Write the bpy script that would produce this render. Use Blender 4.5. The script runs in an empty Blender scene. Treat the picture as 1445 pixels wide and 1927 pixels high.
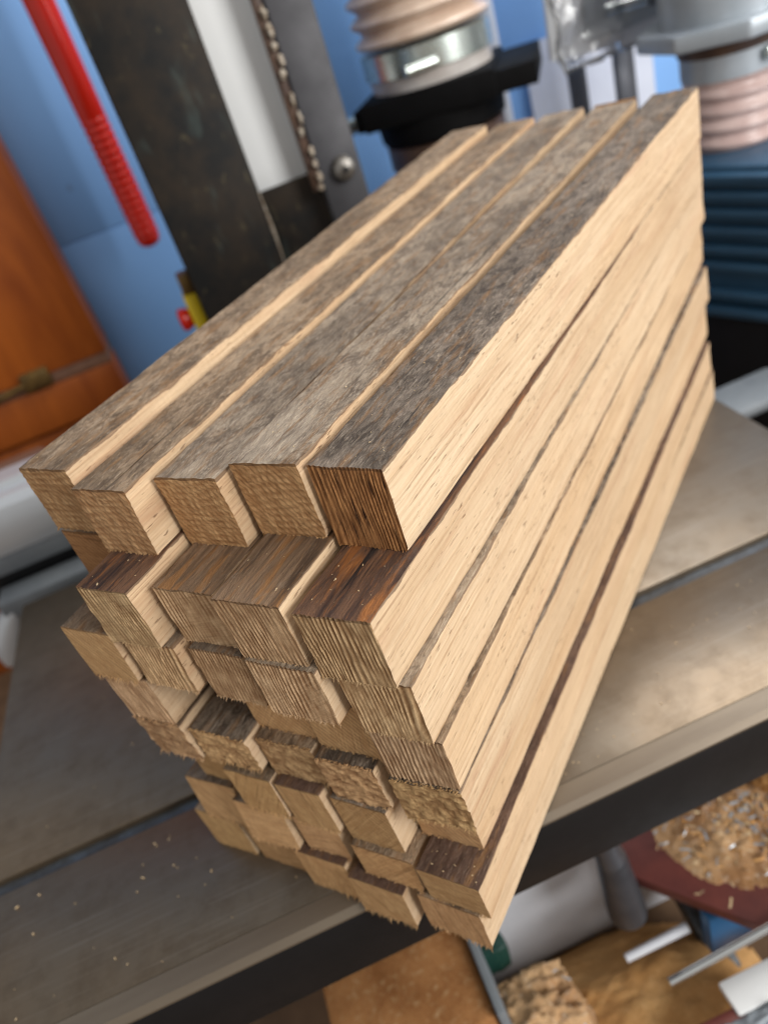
import bpy, bmesh, math, random
import numpy as np
from mathutils import Vector, Matrix

random.seed(7)
U = 0.025                       # one stick thickness, about 25 mm; every length below is in these units
sc = bpy.context.scene
COL = sc.collection

# ------------------------------------------------------------------ camera
cd = bpy.data.cameras.new('camera'); cam = bpy.data.objects.new('camera', cd); COL.objects.link(cam)
RX, RD, RF = Vector((0.91486, -0.28453, -0.28649)), Vector((-0.39461, -0.47968, -0.7837)), Vector((0.08556, 0.83003, -0.55112))
m = Matrix.Identity(4)
for i in range(3):
    m[i][0], m[i][1], m[i][2] = RX[i], -RD[i], -RF[i]
m.translation = Vector((-0.0775, -6.231, 11.7717)) * U
cam.matrix_world = m
cd.sensor_fit = 'VERTICAL'; cd.sensor_height = 24; cd.sensor_width = 24; cd.lens = 18.583
cd.clip_start = 0.01; cd.clip_end = 50
cd.dof.use_dof = True; cd.dof.focus_distance = 8.9 * U; cd.dof.aperture_fstop = 6.3; cd.dof.aperture_blades = 0
sc.camera = cam
sc.cycles.filter_width = 1.05

# ------------------------------------------------------------------ light
wd = bpy.data.worlds.new('World'); sc.world = wd; wd.use_nodes = True
bg = wd.node_tree.nodes['Background']; bg.inputs[0].default_value = (1.0, 0.97, 0.94, 1); bg.inputs[1].default_value = 0.44
def area(name, loc, target, sx, sy, power, col):
    l = bpy.data.lights.new(name, 'AREA'); l.shape = 'RECTANGLE'; l.size = sx; l.size_y = sy; l.energy = power; l.color = col
    o = bpy.data.objects.new(name, l); COL.objects.link(o); o.location = loc
    o.rotation_euler = (Vector(target) - Vector(loc)).to_track_quat('-Z', 'Y').to_euler()
area('workshop_window', (1.12, -1.22, 0.72), (0.0, 0.15, 0.1), 0.8, 1.1, 30, (1.0, 0.98, 0.95))
area('ceiling_light', (0.75, 0.42, 1.05), (0.12, 0.12, 0.0), 0.9, 0.5, 11, (1.0, 0.98, 0.95))
vs = sc.view_settings; vs.view_transform = 'Standard'; vs.look = 'None'; vs.gamma = 1; vs.exposure = 0.32; vs.use_curve_mapping = False

# ------------------------------------------------------------------ material helpers
def srgb(r, g, b):
    f = lambda c: (c / 255 / 12.92) if c / 255 <= 0.04045 else ((c / 255 + 0.055) / 1.055) ** 2.4
    return (f(r), f(g), f(b), 1)
class NT:
    def __init__(s, name):
        s.m = bpy.data.materials.new(name); s.m.use_nodes = True; s.t = s.m.node_tree; s.n = s.t.nodes; s.l = s.t.links
        s.b = s.n['Principled BSDF']
    def node(s, typ, **kw):
        x = s.n.new(typ)
        for k, v in kw.items(): setattr(x, k, v)
        return x
    def set(s, sock, v):
        if hasattr(v, 'is_output') or isinstance(v, bpy.types.NodeSocket): s.l.new(v, sock)
        elif isinstance(v, (int, float)): sock.default_value = v
        else: sock.default_value = v if len(v) == len(sock.default_value) else tuple(v) + (1,)
    def coord(s, kind='Object', rnd=True):
        c = s.node('ShaderNodeTexCoord').outputs[kind]
        if not rnd: return c
        o = s.node('ShaderNodeObjectInfo').outputs['Random']
        a = s.node('ShaderNodeVectorMath', operation='SCALE'); a.inputs[0].default_value = (7.3, 3.1, 5.7); s.l.new(o, a.inputs['Scale'])
        b = s.node('ShaderNodeVectorMath', operation='ADD'); s.l.new(c, b.inputs[0]); s.l.new(a.outputs[0], b.inputs[1])
        return b.outputs[0]
    def scale(s, v, xyz):
        a = s.node('ShaderNodeVectorMath', operation='MULTIPLY'); s.l.new(v, a.inputs[0]); a.inputs[1].default_value = xyz; return a.outputs[0]
    def noise(s, v, scale=1, detail=4, rough=0.55, dist=0):
        a = s.node('ShaderNodeTexNoise'); s.l.new(v, a.inputs['Vector'])
        a.inputs['Scale'].default_value = scale; a.inputs['Detail'].default_value = detail; a.inputs['Roughness'].default_value = rough; a.inputs['Distortion'].default_value = dist
        return a.outputs[0]
    def ramp(s, f, stops, interp='LINEAR'):
        a = s.node('ShaderNodeValToRGB'); a.color_ramp.interpolation = interp; e = a.color_ramp.elements
        while len(e) < len(stops): e.new(0.5)
        for i, (p, c) in enumerate(stops):
            e[i].position = p; e[i].color = c if not isinstance(c, (int, float)) else (c, c, c, 1)
        s.set(a.inputs[0], f); return a.outputs[0]
    def mix(s, f, a, b, typ='MIX'):
        x = s.node('ShaderNodeMix', data_type='RGBA', blend_type=typ)
        s.set(x.inputs[0], f); s.set(x.inputs[6], a); s.set(x.inputs[7], b); return x.outputs[2]
    def math(s, op, a, b=0.0, c=0.0, clamp=False):
        x = s.node('ShaderNodeMath', operation=op, use_clamp=clamp); s.set(x.inputs[0], a); s.set(x.inputs[1], b); s.set(x.inputs[2], c); return x.outputs[0]
    def sep(s, v):
        x = s.node('ShaderNodeSeparateXYZ'); s.l.new(v, x.inputs[0]); return x.outputs
    def attr(s, name):
        return s.node('ShaderNodeAttribute', attribute_name=name).outputs['Fac']
    def bump(s, h, strength=0.5, dist=0.001):
        x = s.node('ShaderNodeBump'); x.inputs['Strength'].default_value = strength; x.inputs['Distance'].default_value = dist
        s.set(x.inputs['Height'], h); s.l.new(x.outputs[0], s.b.inputs['Normal']); return x
    def out(s, col=None, rough=None, metal=None, spec=None, trans=None):
        for k, v in (('Base Color', col), ('Roughness', rough), ('Metallic', metal), ('Specular IOR Level', spec), ('Transmission Weight', trans)):
            if v is not None: s.set(s.b.inputs[k], v)
        return s.m

def simple(name, c1, c2=None, scale=200, rough=0.5, metal=0.0, bump=0.0, spec=0.5, stretch=(1, 1, 1), trans=None):
    t = NT(name); v = t.scale(t.coord(), stretch); n = t.noise(v, scale, 5, 0.6)
    c2 = c2 or tuple(x * 0.75 for x in c1[:3]) + (1,)
    col = t.mix(t.ramp(n, [(0.3, 0.0), (0.7, 1.0)]), c1, c2)
    if bump: t.bump(n, bump, 0.0006)
    r = t.math('MULTIPLY_ADD', n, 0.25, rough - 0.12)
    return t.out(col, r, metal, spec, trans)

# sawn side faces: pale brown, long streaks, pores; a weathered skin along the top arris, with the seam shadow between rows painted into it
def mat_sawn():
    t = NT('sawn_wood'); o = t.coord()
    broad = t.noise(t.scale(o, (70, 6, 70)), 1, 3)
    streak = t.noise(t.scale(o, (700, 16, 700)), 1, 4, 0.6)
    fine = t.noise(t.scale(o, (2400, 60, 2400)), 1, 3, 0.7)
    pores = t.noise(t.scale(o, (1500, 190, 1500)), 1, 2, 0.5)
    col = t.mix(t.ramp(broad, [(0.3, 0.0), (0.72, 1.0)]), srgb(213, 191, 161), srgb(199, 172, 139))
    col = t.mix(t.math('MULTIPLY', t.ramp(streak, [(0.44, 0.0), (0.7, 1.0)]), 0.48), col, srgb(172, 136, 100))
    col = t.mix(t.math('MULTIPLY', t.ramp(t.noise(t.scale(o, (90, 14, 160)), 1, 4, 0.6), [(0.55, 0.0), (0.72, 1.0)]), 0.4), col, srgb(178, 134, 106))
    col = t.mix(t.math('MULTIPLY', t.ramp(fine, [(0.5, 0.0), (0.75, 1.0)]), 0.5), col, srgb(230, 204, 168))
    hair = t.noise(t.scale(o, (1100, 9, 1100)), 1, 2, 0.5)
    col = t.mix(t.math('MULTIPLY', t.ramp(hair, [(0.31, 1.0), (0.37, 0.0)]), 0.42), col, srgb(138, 100, 68))
    dens = t.ramp(t.noise(t.scale(o, (60, 22, 60)), 1, 2), [(0.45, 0.25), (0.62, 1.0)])
    pf = t.math('MULTIPLY', t.ramp(pores, [(0.66, 0.0), (0.71, 1.0)]), dens)
    col = t.mix(t.math('MULTIPLY', pf, 0.75), col, srgb(112, 74, 46))
    d = t.attr('dtop')
    edge = t.noise(t.scale(o, (120, 60, 120)), 1, 4, 0.6)
    lim = t.math('MULTIPLY_ADD', t.ramp(edge, [(0.42, 0.0), (0.78, 1.0)]), 0.0015, 0.0003)
    skin_shade = t.math('LESS_THAN', d, lim)
    col = t.mix(t.math('MULTIPLY', skin_shade, 0.75), col, srgb(96, 76, 62))
    h = t.math('ADD', t.math('MULTIPLY', streak, 1.0), t.math('ADD', t.math('MULTIPLY', fine, 0.55), t.math('MULTIPLY', pf, -0.9)))
    saw = t.node('ShaderNodeTexWave', wave_type='BANDS', bands_direction='Y'); t.l.new(t.scale(o, (1, 1, 0.25)), saw.inputs[0])
    saw.inputs['Scale'].default_value = 105; saw.inputs['Distortion'].default_value = 7; saw.inputs['Detail'].default_value = 2
    h = t.math('ADD', h, t.math('MULTIPLY', saw.outputs[1], 0.1))
    t.bump(h, 0.75, 0.0007)
    rn = t.node('ShaderNodeObjectInfo').outputs['Random']
    tint = t.ramp(rn, [(0.0, (1, .97, .93, 1)), (0.25, (.86, .80, .74, 1)), (0.5, (1, .99, .98, 1)), (0.75, (.88, .85, .82, 1)), (1.0, (1, .94, .87, 1))])
    col = t.mix(1.0, col, tint, 'MULTIPLY')
    blot = t.noise(t.scale(o, (40, 7, 40)), 1, 3, 0.6)
    col = t.mix(t.math('MULTIPLY', t.ramp(blot, [(0.58, 0.0), (0.74, 1.0)]), 0.35), col, srgb(150, 114, 82))
    return t.out(col, 0.72, 0, 0.25)

# weathered top faces
def mat_top(name, kind):
    t = NT(name); o = t.coord()
    a = t.noise(t.scale(o, (150, 85, 150)), 1, 6, 0.72, 0.8)
    b = t.noise(t.scale(o, (900, 240, 900)), 1, 5, 0.7)
    c = t.noise(t.scale(o, (2600, 500, 2600)), 1, 4, 0.75)
    s = t.noise(t.scale(o, (330, 14 if kind in ('red', 'stain') else 45, 330)), 1, 4, 0.6)
    pal = {'grey': (srgb(108, 93, 79), srgb(160, 142, 121), srgb(194, 177, 155)),
           'brown': (srgb(104, 86, 69), srgb(160, 136, 110), srgb(194, 173, 147)),
           'black': (srgb(84, 73, 63), srgb(134, 119, 104), srgb(174, 158, 139)),
           'red': (srgb(62, 44, 38), srgb(112, 80, 58), srgb(166, 104, 52)),
           'stain': (srgb(86, 68, 54), srgb(138, 112, 88), srgb(150, 108, 68)),
           'umber': (srgb(84, 64, 54), srgb(108, 84, 70), srgb(126, 106, 92))}[kind]
    big = t.noise(t.scale(o, (34, 11, 34)), 1, 4, 0.6)
    fibre = t.noise(t.scale(o, (1500, 210, 1500)), 1, 4, 0.7)
    if kind in ('red', 'stain'):
        col = t.mix(t.ramp(s, [(0.36, 0.0), (0.58, 1.0)]), pal[0], pal[1])
        col = t.mix(t.ramp(t.noise(t.scale(o, (170, 26, 170)), 1, 3), [(0.54, 0.0), (0.62, 0.85)]), col, pal[2])
        col = t.mix(t.math('MULTIPLY', t.ramp(a, [(0.55, 0.0), (0.7, 1.0)]), 0.6), col, srgb(92, 76, 66) if kind == 'red' else srgb(140, 124, 106))
        col = t.mix(t.math('MULTIPLY', t.ramp(s, [(0.6, 0.0), (0.66, 1.0)]), 0.9 if kind == 'red' else 0.5), col, srgb(40, 29, 26))
    else:
        col = t.mix(t.ramp(a, [(0.4, 0.0), (0.58, 1.0)]), pal[0], pal[1])
        col = t.mix(t.math('MULTIPLY', t.ramp(b, [(0.5, 0.0), (0.7, 1.0)]), 0.75), col, pal[2])
        col = t.mix(t.math('MULTIPLY', t.ramp(big, [(0.48, 0.0), (0.66, 1.0)]), 0.6), col, tuple(x * .6 for x in pal[0][:3]) + (1,))
        col = t.mix(t.math('MULTIPLY', t.ramp(big, [(0.3, 1.0), (0.44, 0.0)]), 0.45), col, pal[2])
        col = t.mix(t.math('MULTIPLY', t.ramp(s, [(0.56, 0.0), (0.66, 1.0)]), 0.65), col, pal[0])
        col = t.mix(t.math('MULTIPLY', t.ramp(t.noise(t.scale(o, (300, 50, 300)), 1, 4, 0.65), [(0.53, 0.0), (0.66, 1.0)]), 0.6), col, srgb(142, 104, 66))
    col = t.mix(t.math('MULTIPLY', t.ramp(fibre, [(0.57, 0.0), (0.68, 1.0)]), 0.42), col, tuple(min(1, x * 1.15) for x in pal[2][:3]) + (1,))
    col = t.mix(t.math('MULTIPLY', t.ramp(fibre, [(0.3, 1.0), (0.4, 0.0)]), 0.45), col, srgb(44, 35, 30))
    crack = t.noise(t.scale(o, (420, 7, 420)), 1, 2, 0.5)
    col = t.mix(t.math('MULTIPLY', t.ramp(crack, [(0.27, 1.0), (0.31, 0.0)]), 0.8), col, srgb(26, 21, 19))
    col = t.mix(t.math('MULTIPLY', t.ramp(c, [(0.3, 1.0), (0.42, 0.0)]), 0.35), col, srgb(40, 33, 30))
    col = t.mix(t.math('MULTIPLY', t.ramp(t.noise(t.scale(o, (1500, 420, 1500)), 1, 2), [(0.73, 0.0), (0.78, 1.0)]), 0.7), col, srgb(176, 150, 112))
    h = t.math('ADD', t.math('MULTIPLY', a, 0.7), t.math('ADD', t.math('MULTIPLY', b, 0.9), t.math('ADD', t.math('MULTIPLY', c, 0.5), t.math('MULTIPLY', fibre, 0.8))))
    t.bump(h, 0.9, 0.0013)
    return t.out(col, t.math('MULTIPLY_ADD', b, 0.3, 0.6), 0, 0.15 if kind != 'red' else 0.3)

# sawn end grain
def mat_end(name, kind):
    t = NT(name); o = t.coord(); lo = t.coord(rnd=False)
    ridge = t.attr('ridge')
    n1 = t.noise(t.scale(o, (160, 160, 160)), 1, 4, 0.6)
    fib = t.noise(t.scale(o, (1900, 600, 330)), 1, 4, 0.7)
    speck = t.noise(t.scale(o, (2200, 2200, 2200)), 1, 3, 0.7)
    pal = {'ridged': (srgb(236, 203, 162), srgb(168, 130, 94), srgb(100, 72, 46)),
           'dark': (srgb(190, 142, 94), srgb(138, 96, 60), srgb(58, 36, 24)),
           'banded': (srgb(228, 188, 138), srgb(184, 140, 96), srgb(110, 78, 50)),
           'rough': (srgb(232, 194, 146), srgb(172, 134, 96), srgb(98, 70, 44)),
           'smooth': (srgb(228, 188, 138), srgb(192, 150, 104), srgb(120, 84, 54))}[kind]
    col = t.mix(t.ramp(ridge, [(0.2, 0.0), (0.75, 1.0)]), pal[1], pal[0])
    col = t.mix(t.math('MULTIPLY', t.ramp(fib, [(0.5, 0.0), (0.72, 1.0)]), 0.5), col, pal[1])
    col = t.mix(t.math('MULTIPLY', t.ramp(n1, [(0.45, 0.0), (0.75, 1.0)]), 0.5), col, pal[1])
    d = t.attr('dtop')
    if kind == 'dark':
        cr = t.noise(t.scale(o, (1150, 300, 60)), 1, 3, 0.6)
        col = t.mix(t.ramp(cr, [(0.36, 1.0), (0.44, 0.0)]), col, pal[2])
    if kind in ('banded', 'rough'):
        bd = t.noise(t.scale(o, (110, 300, 560)), 1, 4, 0.65)
        col = t.mix(t.math('MULTIPLY', t.ramp(bd, [(0.5, 0.0), (0.66, 1.0)]), 0.7), col, pal[1])
        col = t.mix(t.math('MULTIPLY', t.ramp(bd, [(0.3, 1.0), (0.4, 0.0)]), 0.5), col, pal[2])
    vr = t.node('ShaderNodeVectorRotate', rotation_type='Y_AXIS'); t.l.new(o, vr.inputs['Vector'])
    t.set(vr.inputs['Angle'], t.math('MULTIPLY', t.node('ShaderNodeObjectInfo').outputs['Random'], 5.0))
    scr = t.noise(t.scale(vr.outputs[0], (1300, 400, 45)), 1, 3, 0.6)
    ring = t.noise(t.scale(vr.outputs[0], (420, 10, 40)), 1, 3, 0.5, 0.6)
    k_ = 0.55 if kind == 'smooth' else 0.25
    ctr = t.node('ShaderNodeVectorMath', operation='ADD'); t.l.new(vr.outputs[0], ctr.inputs[0]); ctr.inputs[1].default_value = (.03, 0, -.02)
    wv = t.node('ShaderNodeTexWave', wave_type='RINGS', rings_direction='Y'); t.l.new(ctr.outputs[0], wv.inputs[0])
    wv.inputs['Scale'].default_value = 170; wv.inputs['Distortion'].default_value = 3.5; wv.inputs['Detail'].default_value = 3; wv.inputs['Detail Scale'].default_value = 2
    if kind in ('smooth', 'banded'): col = t.mix(t.math('MULTIPLY', t.ramp(wv.outputs[1], [(0.5, 0.0), (0.95, 1.0)]), 0.38), col, pal[2])
    col = t.mix(t.math('MULTIPLY', t.ramp(scr, [(0.55, 0.0), (0.68, 1.0)]), k_), col, pal[0])
    col = t.mix(t.math('MULTIPLY', t.ramp(scr, [(0.32, 1.0), (0.43, 0.0)]), k_), col, pal[2])
    col = t.mix(t.math('MULTIPLY', t.ramp(ring, [(0.54, 0.0), (0.64, 1.0)]), k_), col, pal[1])
    col = t.mix(t.math('MULTIPLY', t.ramp(speck, [(0.64, 0.0), (0.72, 1.0)]), 0.55), col, srgb(226, 192, 148))
    col = t.mix(t.math('MULTIPLY', t.ramp(speck, [(0.3, 1.0), (0.38, 0.0)]), 0.5), col, pal[2])
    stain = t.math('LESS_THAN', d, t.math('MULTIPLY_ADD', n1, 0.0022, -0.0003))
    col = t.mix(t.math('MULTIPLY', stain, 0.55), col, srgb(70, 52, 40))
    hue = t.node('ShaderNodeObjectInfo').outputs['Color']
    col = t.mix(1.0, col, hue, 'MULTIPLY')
    h = t.math('ADD', t.math('MULTIPLY', fib, 1.0), t.math('ADD', t.math('MULTIPLY', speck, 0.6), t.math('ADD', t.math('MULTIPLY', scr, 0.6), t.math('MULTIPLY', ridge, 0.7))))
    t.bump(h, 0.9 if kind != 'smooth' else 0.7, 0.0008)
    return t.out(col, 0.82, 0, 0.2)

M_SAWN = mat_sawn()
M_TOP = {k: mat_top('weathered_%s_wood' % k, k) for k in ('grey', 'brown', 'black', 'red', 'umber', 'stain')}
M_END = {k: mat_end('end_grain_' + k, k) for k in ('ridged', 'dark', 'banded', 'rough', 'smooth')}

def mat_iron():
    t = NT('worn_cast_iron'); o = t.coord(rnd=False)
    a = t.noise(t.scale(o, (9, 9, 9)), 1, 5, 0.6); b = t.noise(t.scale(o, (60, 60, 60)), 1, 6, 0.7); c = t.noise(t.scale(o, (1400, 1400, 1400)), 1, 3, 0.7)
    sx = t.noise(t.scale(o, (14, 600, 1)), 1, 3, 0.6)
    col = t.mix(t.ramp(a, [(0.35, 0.0), (0.65, 1.0)]), srgb(107, 98, 86), srgb(112, 97, 79))
    col = t.mix(t.math('MULTIPLY', t.ramp(b, [(0.45, 0.0), (0.7, 1.0)]), 0.5), col, srgb(82, 68, 52))
    col = t.mix(t.math('MULTIPLY', t.ramp(sx, [(0.55, 0.0), (0.75, 1.0)]), 0.25), col, srgb(150, 142, 132))
    col = t.mix(t.math('MULTIPLY', t.ramp(c, [(0.68, 0.0), (0.74, 1.0)]), 0.5), col, srgb(170, 150, 120))
    t.bump(t.math('ADD', b, t.math('MULTIPLY', c, 0.4)), 0.25, 0.0004)
    r = t.math('MULTIPLY_ADD', b, 0.16, 0.3)
    return t.out(col, r, 0.7, 0.5)
M_IRON = mat_iron()
M_EDGE = simple('scuffed_edge_metal', srgb(118, 107, 92), srgb(102, 91, 78), 60, 0.45, 0.5, 0.1, stretch=(0.15, 1, 1))
M_SLOT = simple('slot_grime', srgb(78, 84, 90), srgb(52, 48, 44), 120, 0.45, 0.3, 0.3)
M_BLACK = simple('black_enamel', srgb(20, 21, 24), srgb(14, 15, 17), 60, 0.5, 0.0, 0.05, 0.3)
M_MATTE = simple('matte_black_plastic', srgb(13, 13, 14), srgb(9, 9, 10), 60, 0.7, 0.0, 0.0, 0.1)
def mat_column():
    t = NT('chipped_black_paint'); o = t.coord(rnd=False)
    a = t.noise(t.scale(o, (24, 24, 24)), 1, 5, 0.65); b = t.noise(t.scale(o, (120, 120, 60)), 1, 5, 0.7)
    col = t.mix(t.ramp(a, [(0.4, 0.0), (0.65, 1.0)]), srgb(24, 24, 24), srgb(46, 38, 30))
    col = t.mix(t.math('MULTIPLY', t.ramp(b, [(0.6, 0.0), (0.72, 1.0)]), 0.6), col, srgb(92, 84, 60))
    col = t.mix(t.math('MULTIPLY', t.ramp(t.noise(t.scale(o, (40, 40, 14)), 1, 3), [(0.58, 0.0), (0.72, 1.0)]), 0.5), col, srgb(78, 92, 88))
    t.bump(b, 0.3, 0.0006)
    return t.out(col, 0.65, 0, 0.2)
M_COL = mat_column()
M_STEEL = simple('dull_grey_steel', srgb(72, 72, 76), srgb(58, 58, 62), 40, 0.55, 0.2, 0.1)
M_BOLT = simple('bright_bolt_steel', srgb(150, 148, 144), srgb(100, 94, 86), 300, 0.4, 0.8, 0.2)
M_PANEL = simple('pale_grey_panel', srgb(236, 238, 238), srgb(226, 229, 230), 8, 0.5)
M_ALU = simple('silver_aluminium', srgb(206, 210, 214), srgb(186, 192, 198), 20, 0.35, 0.35, stretch=(0.05, 1, 1))
M_GREYP = simple('grey_plastic', srgb(122, 128, 132), srgb(104, 110, 116), 30, 0.5)
M_RED = simple('glossy_red_plastic', srgb(206, 34, 14), srgb(194, 28, 10), 20, 0.2)
M_YEL = simple('yellow_plastic', srgb(226, 196, 24), None, 30, 0.45)
M_GLUE = simple('crusted_white_resin', srgb(172, 164, 150), srgb(104, 82, 58), 260, 0.4, 0, 0.6)
M_BRASS = simple('tarnished_brass', srgb(140, 112, 62), srgb(80, 62, 38), 90, 0.45, 0.6)
M_STRIPW = simple('grey_brown_strip', srgb(134, 98, 78), srgb(116, 82, 62), 40, 0.6)
def mat_varnish():
    t = NT('varnished_orange_wood'); o = t.coord(rnd=False)
    a = t.noise(t.scale(o, (26, 26, 5)), 1, 5, 0.6, 0.8)
    col = t.mix(t.ramp(a, [(0.35, 0.0), (0.68, 1.0)]), srgb(174, 92, 32), srgb(134, 64, 22))
    return t.out(col, 0.42, 0, 0.4)
M_ORANGE = mat_varnish()
def mat_wall():
    t = NT('blue_wall_paint'); o = t.coord(rnd=False)
    a = t.noise(t.scale(o, (4, 4, 4)), 1, 4, 0.5); b = t.noise(t.scale(o, (150, 150, 150)), 1, 4, 0.6)
    col = t.mix(t.ramp(a, [(0.3, 0.0), (0.7, 1.0)]), srgb(122, 168, 222), srgb(112, 158, 214))
    spot = t.noise(t.scale(o, (28, 28, 28)), 1, 2, 0.4)
    col = t.mix(t.math('MULTIPLY', t.ramp(spot, [(0.74, 0.0), (0.78, 1.0)]), 0.5), col, srgb(80, 84, 110))
    t.bump(b, 0.25, 0.001)
    return t.out(col, 0.55, 0, 0.4)
M_BLUE = mat_wall()
M_HOSE = simple('smoky_tan_hose', srgb(214, 194, 176), srgb(182, 156, 136), 40, 0.3)
M_HOSEC = simple('clear_grey_hose', srgb(200, 196, 192), srgb(168, 160, 154), 30, 0.25)
M_HOSEP = simple('pinkish_hose', srgb(212, 190, 184), srgb(182, 154, 148), 40, 0.25)
M_CLAMP = simple('bright_clamp_steel', srgb(206, 214, 210), srgb(168, 178, 172), 60, 0.25, 0.85)
M_BROWNR = simple('brown_rubber', srgb(96, 72, 56), srgb(62, 46, 40), 60, 0.5)
M_WHITE = simple('white_plastic', srgb(226, 230, 238), None, 10, 0.4)
M_PAPER = simple('pale_paper', srgb(206, 212, 226), srgb(188, 194, 210), 10, 0.7)
M_CLEAR = simple('clear_plastic_tray', srgb(246, 248, 250), srgb(232, 236, 240), 20, 0.15)
M_BAG = simple('clear_film', (1, 1, 1, 1), (.95, .97, 1, 1), 10, 0.12, trans=0.92)
M_DARKMETAL = simple('dark_steel', srgb(92, 94, 100), srgb(72, 74, 80), 40, 0.4, 0.6)
M_CHROME = simple('polished_chrome', srgb(224, 228, 228), None, 10, 0.12, 1.0)
M_CAST = simple('grey_cast_fitting', srgb(178, 186, 194), srgb(152, 162, 170), 20, 0.35, 0.2)
M_TEAL = simple('dark_teal_plastic', srgb(54, 92, 120), srgb(44, 78, 104), 20, 0.35)
M_BLUEP = simple('blue_plastic', srgb(48, 104, 150), srgb(40, 90, 134), 20, 0.4)
M_PLY = simple('raw_timber', srgb(186, 146, 104), srgb(150, 106, 70), 60, 0.7, 0, 0.2, stretch=(1, 0.2, 1))
def mat_dust(name, c1, c2, c3):
    t = NT(name); o = t.coord(rnd=False)
    a = t.noise(t.scale(o, (30, 30, 30)), 1, 4, 0.6); b = t.noise(t.scale(o, (260, 260, 260)), 1, 5, 0.7)
    col = t.mix(t.ramp(a, [(0.35, 0.0), (0.65, 1.0)]), c1, c2)
    col = t.mix(t.math('MULTIPLY', t.ramp(b, [(0.55, 0.0), (0.7, 1.0)]), 0.7), col, c3)
    g_ = t.noise(t.scale(o, (900, 900, 900)), 1, 3, 0.7)
    col = t.mix(t.math('MULTIPLY', t.ramp(g_, [(0.34, 1.0), (0.44, 0.0)]), 0.6), col, tuple(x * .45 for x in c2[:3]) + (1,))
    col = t.mix(t.math('MULTIPLY', t.ramp(g_, [(0.6, 0.0), (0.7, 1.0)]), 0.6), col, c3)
    t.bump(t.math('ADD', g_, t.math('MULTIPLY', b, 0.4)), 0.6, 0.0012)
    return t.out(col, 0.95, 0, 0.1)
M_DUST = mat_dust('sawdust', srgb(214, 168, 112), srgb(196, 146, 90), srgb(226, 184, 132))
M_CLUMP = mat_dust('clumped_shavings', srgb(204, 168, 126), srgb(156, 114, 76), srgb(222, 204, 182))
M_CHIPB = mat_dust('dusty_chipboard', srgb(168, 120, 76), srgb(128, 84, 48), srgb(186, 156, 116))
M_MAROON = simple('maroon_board', srgb(110, 56, 48), srgb(88, 42, 38), 60, 0.5)
M_GREEN = simple('green_plastic', srgb(14, 58, 50), None, 20, 0.5)
M_BLUEBAG = simple('blue_bag', srgb(70, 76, 130), srgb(54, 58, 104), 40, 0.4)
M_CRUMB = simple('pale_sawdust', srgb(214, 190, 152), srgb(186, 158, 118), 300, 0.9)
M_BENCH = simple('dusty_bench', srgb(128, 100, 72), srgb(92, 70, 50), 20, 0.8, 0, 0.3)

# ------------------------------------------------------------------ mesh helpers (unit coordinates)
def finish(o, label=None, cat=None, group=None, kind=None):
    if label: o['label'] = label
    if cat: o['category'] = cat
    if group: o['group'] = group
    if kind: o['kind'] = kind
    return o
def empty(name, loc, label, cat, group=None, rotz=0):
    o = bpy.data.objects.new(name, None); COL.objects.link(o); o.location = Vector(loc) * U; o.rotation_euler = (0, 0, rotz)
    return finish(o, label, cat, group)
def build(name, bm, mat, parent=None, smooth=True, angle=40):
    me = bpy.data.meshes.new(name)
    bmesh.ops.recalc_face_normals(bm, faces=bm.faces)
    bmesh.ops.scale(bm, vec=(U, U, U), verts=bm.verts)
    bm.to_mesh(me); bm.free(); me.materials.append(mat)
    if smooth:
        me.shade_smooth() if hasattr(me, 'shade_smooth') else None
        try: me.set_sharp_from_angle(angle=math.radians(angle))
        except Exception: pass
    o = bpy.data.objects.new(name, me); COL.objects.link(o)
    if parent is not None: o.parent = parent
    return o
def box(bm, x0, x1, y0, y1, z0, z1, bev=0.06, seg=2, rot=None, piv=None):
    r = bmesh.ops.create_cube(bm, size=1); vs_ = r['verts']
    for v in vs_:
        v.co = Vector((x0 + (v.co.x + .5) * (x1 - x0), y0 + (v.co.y + .5) * (y1 - y0), z0 + (v.co.z + .5) * (z1 - z0)))
    if bev:
        es = list({e for v in vs_ for e in v.link_edges})
        g = bmesh.ops.bevel(bm, geom=es, offset=bev, segments=seg, affect='EDGES', profile=0.5)
        vs_ = list({v for f in g['faces'] for v in f.verts} | {v for v in vs_ if v.is_valid})
    if rot is not None:
        bmesh.ops.rotate(bm, verts=vs_, cent=Vector(piv), matrix=rot)
    return vs_
def tube(bm, pts, rads, seg=24, cap=True, mod=None):
    """surface of revolution along a polyline; mod(i, angle) -> radius factor"""
    pts = [Vector(p) for p in pts]; rings = []
    up = None
    for i, p in enumerate(pts):
        d = (pts[min(i + 1, len(pts) - 1)] - pts[max(i - 1, 0)]).normalized()
        if up is None: up = d.orthogonal().normalized()
        up = (up - d * up.dot(d)).normalized(); s = d.cross(up)
        r = rads[i] if hasattr(rads, '__len__') else rads
        ring = []
        for k in range(seg):
            a = 2 * math.pi * k / seg; q = r * (mod(i, a) if mod else 1)
            ring.append(bm.verts.new(p + up * math.cos(a) * q + s * math.sin(a) * q))
        rings.append(ring)
    for a, b in zip(rings, rings[1:]):
        for k in range(seg): bm.faces.new((a[k], a[(k + 1) % seg], b[(k + 1) % seg], b[k]))
    if cap:
        bm.faces.new(rings[0][::-1]); bm.faces.new(rings[-1])
def part_box(name, mat, parent, *a, **k):
    bm = bmesh.new(); box(bm, *a, **k); return build(name, bm, mat, parent)
def part_tube(name, mat, parent, pts, rads, seg=24, **k):
    bm = bmesh.new(); tube(bm, pts, rads, seg, **k); return build(name, bm, mat, parent)
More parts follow.
